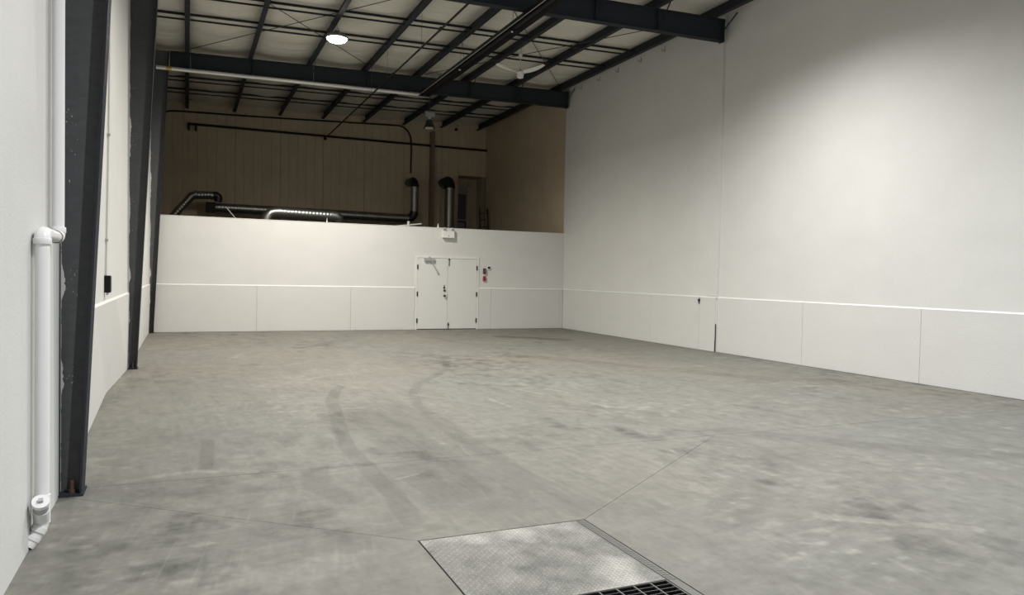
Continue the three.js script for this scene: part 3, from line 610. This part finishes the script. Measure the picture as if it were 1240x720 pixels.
  for (let k = 0; k < 5; k++) mesh('rung', cyl(V(0, 0.2 + 0.27 * k, 0.215 - 0.047 * k), V(0.32, 0.2 + 0.27 * k, 0.215 - 0.047 * k), 0.014, 8), M.darkMetal, lad);
  // crumpled sheet on the deck
  const sg = new THREE.PlaneGeometry(1.5, 0.9, 30, 18).rotateX(-Math.PI / 2); const sp = sg.attributes.position;
  for (let i = 0; i < sp.count; i++) { const x = sp.getX(i), zz = sp.getZ(i), e = Math.max(0, 1 - Math.pow(Math.abs(x) / 0.75, 4)) * Math.max(0, 1 - Math.pow(Math.abs(zz) / 0.45, 4)); sp.setY(i, 0.012 + e * (0.22 + 0.2 * (fbm(x * 3 + 5, zz * 3, 3) - 0.5) + 0.09 * x)); }
  sg.computeVertexNormals(); sg.translate(8.95, 2.72, -22.6);
  tag(mesh('crumpled_sheet', sg, M.grey), 'crumpled grey sheet heaped on the mezzanine deck', 'sheet');
}

// ---------------------------------------------------------------- emergency light on the low wall
{
  const g = group('emergency_light', [6.93, 2.66, ZB]);
  tag(g, 'white emergency light unit on the partition wall top', 'emergency light');
  mesh('battery_case', bx(-0.17, 0.17, 0, 0.19, 0.002, 0.12), M.white, g);
  for (const s of [-1, 1]) { const h = mesh('lamp_head', [cyl(V(s * 0.11, 0.255, 0.03), V(s * 0.12, 0.235, 0.12), 0.042, 16, 0.055), cyl(V(s * 0.11, 0.18, 0.07), V(s * 0.115, 0.25, 0.07), 0.014, 8)], M.white, g); mesh('lens', cyl(V(s * 0.12, 0.2348, 0.1205), V(s * 0.1205, 0.2338, 0.125), 0.046, 16), M.silver, h); }
  mesh('test_button', cyl(V(0, 0.06, 0.12), V(0, 0.06, 0.128), 0.012, 10), M.red, g);
  tag(mesh('conduit_stub', [cyl(V(6.66, MEZZ + 0.012, ZB - 0.06), V(6.66, MEZZ + 0.13, ZB - 0.06), 0.03, 10, 0.012)], M.offwhite), 'small pale conduit stub on the wall top beside the emergency light', 'conduit');
}
// ---------------------------------------------------------------- double door
{
  const d = group('door_1', [DX0, 0, ZB]);
  tag(d, 'white steel double door in the partition wall', 'door', null, 'structure');
  const W = DX1 - DX0;
  mesh('door_frame', [bx(-0.05, 0.012, 0, DH + 0.05, -0.11, 0.02), bx(W - 0.012, W + 0.05, 0, DH + 0.05, -0.11, 0.02), bx(0.012, W - 0.012, DH - 0.012, DH + 0.05, -0.11, 0.02)], M.trim, d);
  const leaf = (x0, x1) => mesh('door_leaf', bx(x0, x1, 0.022, DH - 0.018, -0.03, 0.014), M.door, d);
  const a = leaf(0.017, W / 2 - 0.003), b = leaf(W / 2 + 0.003, W - 0.017);
  mesh('threshold', bx(0.012, W - 0.012, 0, 0.018, -0.1, -0.002), M.darkMetal, d);
  for (const [lf, x] of [[a, 0.016], [b, W - 0.016]]) for (const y of [0.26, 1.03, 1.8]) mesh('hinge', [cyl(V(x, y - 0.065, 0.03), V(x, y + 0.065, 0.03), 0.013, 8), bx(x - 0.02, x + 0.02, y - 0.06, y + 0.06, 0.014, 0.03)], M.darkMetal, lf);
  mesh('door_knob', [lathe(V(W / 2 - 0.09, 0.98, 0.014), V(W / 2 - 0.09, 0.98, 0.1), [[0.034, 0], [0.034, 0.008], [0.012, 0.012], [0.012, 0.035], [0.03, 0.045], [0.03, 0.065], [0, 0.072]], 18)], M.darkMetal, a);
  mesh('deadbolt', [cyl(V(W / 2 - 0.09, 1.13, 0.014), V(W / 2 - 0.09, 1.13, 0.035), 0.034, 16), bx(W / 2 - 0.13, W / 2 - 0.075, 1.19, 1.235, 0.014, 0.03), bx(W / 2 - 0.11, W / 2 - 0.09, 1.23, 1.29, 0.014, 0.03)], M.darkMetal, a);
  mesh('strike_plate', bx(W / 2 - 0.02, W / 2 + 0.012, 0.93, 1.03, 0.014, 0.018), M.silver, b);
  mesh('top_flush_bolt', [bx(W / 2 + 0.03, W / 2 + 0.05, DH - 0.2, DH - 0.02, 0.014, 0.028), bx(W / 2 + 0.02, W / 2 + 0.065, DH - 0.06, DH - 0.02, 0.014, 0.03), cyl(V(W / 2 + 0.04, DH - 0.22, 0.02), V(W / 2 + 0.04, DH - 0.18, 0.02), 0.016, 8)], M.darkMetal, b);
  mesh('bottom_flush_bolt', [bx(W / 2 + 0.03, W / 2 + 0.05, 0.03, 0.2, 0.014, 0.028), bx(W / 2 + 0.02, W / 2 + 0.065, 0.12, 0.17, 0.014, 0.03)], M.darkMetal, b);
  mesh('kick_mark', bx(0.3, 0.45, 1.325, 1.335, 0.014, 0.016), M.trim, a);
  const dc = mesh('door_closer', [bx(0.2, 0.5, DH - 0.1, DH - 0.01, 0.028, 0.085), cyl(V(0.35, DH - 0.01, 0.056), V(0.35, DH + 0.025, 0.056), 0.028, 12)], M.silver, d);
  mesh('closer_arm', [bar(V(0.42, DH - 0.11, 0.07), V(0.6, DH - 0.4, 0.07), 0.024, 0.012, V(0, 0, 1)), bar(V(0.42, DH - 0.115, 0.075), V(0.36, DH - 0.03, 0.09), 0.02, 0.01, V(0, 0, 1)), bx(0.585, 0.62, DH - 0.43, DH - 0.38, 0.014, 0.075)], M.silver, dc);
  // alarm devices beside the door
  const st = group('alarm_strobe', [8.1, 1.64, ZB]);
  tag(st, 'dark red fire alarm sounder beside the double door', 'fire alarm');
  mesh('back_box', bx(-0.042, 0.042, 0, 0.16, 0.001, 0.05), M.maroon, st); mesh('lens', bx(-0.02, 0.02, 0.04, 0.12, 0.05, 0.075), M.glassDull, st);
  const ps = group('pull_station', [8.1, 1.43, ZB]);
  tag(ps, 'red fire alarm pull box beside the double door', 'fire alarm');
  mesh('back_box', bx(-0.042, 0.042, 0, 0.14, 0.001, 0.045), M.red, ps); mesh('pull_handle', [bx(-0.03, 0.03, 0.05, 0.07, 0.045, 0.06)], M.maroon, ps);
  const sn = group('wall_switch', [8.235, 1.79, ZB]);
  tag(sn, 'small dark square wall unit above the red alarm boxes', 'wall switch');
  mesh('plate', bx(-0.05, 0.05, -0.02, 0.09, 0.001, 0.012), M.white, sn); mesh('body', bx(-0.03, 0.03, 0.005, 0.065, 0.012, 0.05), M.black, sn);
}
// ---------------------------------------------------------------- black box and cable on the left wall
{
  const g = group('wall_box', [XL, 1.32, -9.42]);
  tag(g, 'small black electrical box on the white wall between columns', 'electrical box');
  mesh('box_body', bx(0.001, 0.06, 0, 0.19, -0.06, 0.06), M.black, g);
  mesh('cover_plate', bx(0.06, 0.066, 0.01, 0.18, -0.055, 0.055), M.blackSteel, g);
  mesh('cover_screw', [cyl(V(0.066, 0.165, 0), V(0.07, 0.165, 0), 0.006, 8), cyl(V(0.066, 0.025, 0), V(0.07, 0.025, 0), 0.006, 8)], M.silver, g);
  mesh('bottom_bushing', cyl(V(0.03, -0.03, 0.02), V(0.03, 0, 0.02), 0.014, 10), M.white, g);
  const c = group('wall_conduit', [XL, 1.51, -9.42]);
  tag(c, 'thin pale conduit running up the wall from the black box', 'conduit');
  mesh('conduit_run', tube([V(0.016, 0, 0), V(0.016, 0.4, -0.06), V(0.016, 1.6, -0.22), V(0.016, 3.2, -0.3), V(0.016, 5.3, -0.3)], 0.011, 50, 8), M.offwhite, c);
  for (const [y, z] of [[0.4, -0.06], [1.6, -0.22], [3.2, -0.3]]) mesh('strap', bx(0, 0.03, y - 0.012, y + 0.012, z - 0.03, z + 0.03), M.silver, c);
}
// ---------------------------------------------------------------- plastic drain pipe on the near left wall
{
  const px = -0.752, r = 0.038, zu = -5.5, zl = -4.94, yj = 1.785, g = group('drain_pipe', [0, 0, 0]);
  tag(g, 'white plastic drain pipe with a sideways jog on the wall', 'drain pipe');
  mesh('upper_pipe', cyl(V(px, 1.84, zu), V(px, 7.1, zu), r - 0.002, 24), M.pvc, g);
  mesh('coupling', lathe(V(px, 1.815, zu), V(px, 2, zu), [[r, 0], [r + 0.007, 0.0], [r + 0.007, 0.034], [r - 0.002, 0.037]], 24), M.pvc, g);
  mesh('upper_elbow', tube([V(px, 1.84, zu), V(px, 1.815, zu), V(px, 1.795, zu + 0.015), V(px, yj, zu + 0.05), V(px, yj, zu + 0.1)], r + 0.003, 20, 20), M.pvc, g);
  mesh('jog_pipe', cyl(V(px, yj, zu + 0.05), V(px, yj, zl - 0.05), r - 0.002, 24), M.pvc, g);
  mesh('lower_elbow', tube([V(px, yj, zl - 0.11), V(px, yj, zl - 0.05), V(px, yj - 0.012, zl - 0.012), V(px, yj - 0.035, zl), V(px, 1.735, zl)], r + 0.004, 20, 20), M.pvc, g);
  mesh('elbow_hub', lathe(V(px, 1.725, zl), V(px, 1.8, zl), [[r, 0], [r + 0.009, 0], [r + 0.009, 0.032], [r + 0.003, 0.035]], 24), M.pvc, g);
  mesh('lower_pipe', cyl(V(px, 0.27, zl), V(px, 1.73, zl), r, 24), M.pvc, g);
  mesh('wye_fitting', [cyl(V(px, 0.13, zl), V(px, 0.29, zl), r + 0.005, 24), cyl(V(px, 0.15, zl + 0.005), V(px + 0.006, 0.225, zl + 0.07), r + 0.004, 24)], M.pvc, g);
  mesh('rubber_sleeve', cyl(V(px + 0.006, 0.225, zl + 0.068), V(px + 0.01, 0.268, zl + 0.105), r + 0.001, 24), M.pvcGrey, g);
  const cap = mesh('cleanout_cap', cyl(V(px + 0.01, 0.266, zl + 0.103), V(px + 0.012, 0.286, zl + 0.12), r + 0.006, 28), M.pvc, g);
  mesh('cap_nut', bar(V(px + 0.012, 0.286, zl + 0.12), V(px + 0.014, 0.299, zl + 0.131), 0.024, 0.02), M.pvcGrey, cap);
  mesh('foot_bend', tube([V(px, 0.15, zl), V(px, 0.125, zl + 0.003), V(px - 0.012, 0.092, zl + 0.012), V(px - 0.04, 0.05, zl + 0.03), V(px - 0.065, 0.015, zl + 0.045)], r - 0.001, 20, 20), M.pvc, g);
  mesh('hub_ring', cyl(V(px - 0.006, 0.108, zl + 0.008), V(px - 0.02, 0.083, zl + 0.018), r + 0.005, 24), M.pvc, g);
  mesh('hub_ring', cyl(V(px - 0.033, 0.062, zl + 0.026), V(px - 0.044, 0.045, zl + 0.033), r + 0.003, 24), M.pvc, g);
  mesh('pipe_strap', [lathe(V(px, 4.188, zu), V(px, 4.212, zu), [[r + 0.001, 0], [r + 0.004, 0], [r + 0.004, 0.024], [r + 0.001, 0.024]], 24), bx(-0.804, px, 4.188, 4.212, zu - 0.004, zu + 0.004)], M.pvc, g);
}
// ---------------------------------------------------------------- steel floor plate and grate
{
  const plateTex = tex(1024, 1024, (u, v, o) => {
    const a = fbm(u * 4 + 8, v * 3, 5), b = fbm(u * 14 + 3, v * 10 + 8, 5), c = noise(u * 160, v * 160);
    let k = 0.9 + 0.8 * (a - 0.5) + 0.8 * (b - 0.5) + 0.3 * (c - 0.5);
    const pale = fbm(u * 2.4 + 31, v * 2.4 + 12, 4); if (pale > 0.58) k += (pale - 0.58) * 3;
    if (u < 0.3 && b > 0.55) k -= 0.12;
    k = Math.max(0.35, k);
    o[0] = 0.29 * k; o[1] = 0.285 * k; o[2] = 0.27 * k;
  });
  M.plate = std({ map: plateTex, color: lin(0.62, 0.61, 0.58), roughness: 0.7, metalness: 0.1 });
  const x0 = PX0 + 0.01, x1 = PX1 - 0.065, z0 = PZ0 + 0.006, z1 = PZG;
  const p = group('floor_plate', [x0, 0, z0]);
  tag(p, 'worn steel checker plate set flush in the concrete floor', 'floor plate');
  const W = x1 - x0, D = z1 - z0, pg = bx(0, W, -0.012, -0.001, 0, D), U = pg.attributes.uv, P = pg.attributes.position;
  const put = g => { const u = g.attributes.uv, q = g.attributes.position; for (let i = 0; i < u.count; i++) u.setXY(i, q.getX(i) / W, q.getZ(i) / D); return g; };
  mesh('plate_sheet', put(pg), M.plate, p);
  const lugs = [], pitch = 0.025;
  for (let i = 0; i < Math.floor(W / pitch); i++) for (let j = 0; j < Math.floor(D / pitch); j++) {
    const cx = (i + 0.5) * pitch, cz = (j + 0.5) * pitch, t = (i + j) % 2 ? 1 : -1, l = 0.0135, w = 0.0048, h = 0.003, s = Math.SQRT1_2;
    const e = [[l * s, l * s * t], [-w * s, w * s * t], [-l * s, -l * s * t], [w * s, -w * s * t]];
    for (let k = 0; k < 4; k++) { const a = e[k], b = e[(k + 1) % 4]; const tri = [[cx + a[0], -0.001, cz + a[1]], [cx + b[0], -0.001, cz + b[1]], [cx, h - 0.001, cz]]; if (t < 0) tri.reverse(); lugs.push(...tri[2], ...tri[1], ...tri[0]); }
  }
  const lg = new THREE.BufferGeometry(); lg.setAttribute('position', new THREE.Float32BufferAttribute(lugs, 3)); lg.computeVertexNormals(); metre(lg);
  M.lug = std({ map: plateTex, color: lin(0.95, 0.94, 0.92), roughness: 0.58, metalness: 0.15 });
  const lm = mesh('raised_lugs', put(lg), M.lug, p); lm.userData.kind = 'stuff';
  // steel edging around the pit
  const fr = group('pit_edging', [PX0, 0, PZ0]);
  tag(fr, 'narrow steel edging strip beside the checker plate and grate', 'edging');
  mesh('side_strip', bx(PX1 - PX0 - 0.058, PX1 - PX0 - 0.004, -0.02, -0.0015, 0.004, PZ1 - PZ0), M.plateSteel, fr);
  mesh('bearing_ledge', [bx(0.002, PX1 - PX0 - 0.06, -0.08, -0.014, 0.002, 0.012), bx(0.0, 0.004, -0.08, -0.004, 0.01, PZ1 - PZ0), bx(PX1 - PX0 - 0.062, PX1 - PX0 - 0.056, -0.1, -0.02, 0.01, PZ1 - PZ0)], M.floorBase, fr);
  const ribs = []; for (let k = 0; k < 34; k++) ribs.push(bar(V(PX1 - PX0 - 0.05, -0.001, 0.02 + k * 0.03), V(PX1 - PX0 - 0.014, -0.001, 0.035 + k * 0.03), 0.007, 0.003));
  mesh('strip_ribs', ribs, M.plateSteel, fr).userData.kind = 'stuff';
  const gr = group('drain_grate', [x0, -0.045, z1 + 0.006]);
  tag(gr, 'dark steel bar grate set in the floor beside the checker plate', 'grate');
  const GD = PZ1 - z1 - 0.02, gbar = new THREE.BoxGeometry(W, 0.04, 0.007), rod = new THREE.BoxGeometry(0.007, 0.01, GD);
  for (let k = 0; k * 0.042 <= GD; k++) { const m = mesh('bearing_bar', gbar, M.blackSteel, gr); m.position.set(W / 2, 0.023, 0.004 + k * 0.042); }
  for (let k = 0; k < 11; k++) { const m = mesh('cross_rod', rod, M.plateSteel, gr); m.position.set(W - 0.005 - k * 0.1035, 0.039, GD / 2); }
}
renderer.render(scene, camera);
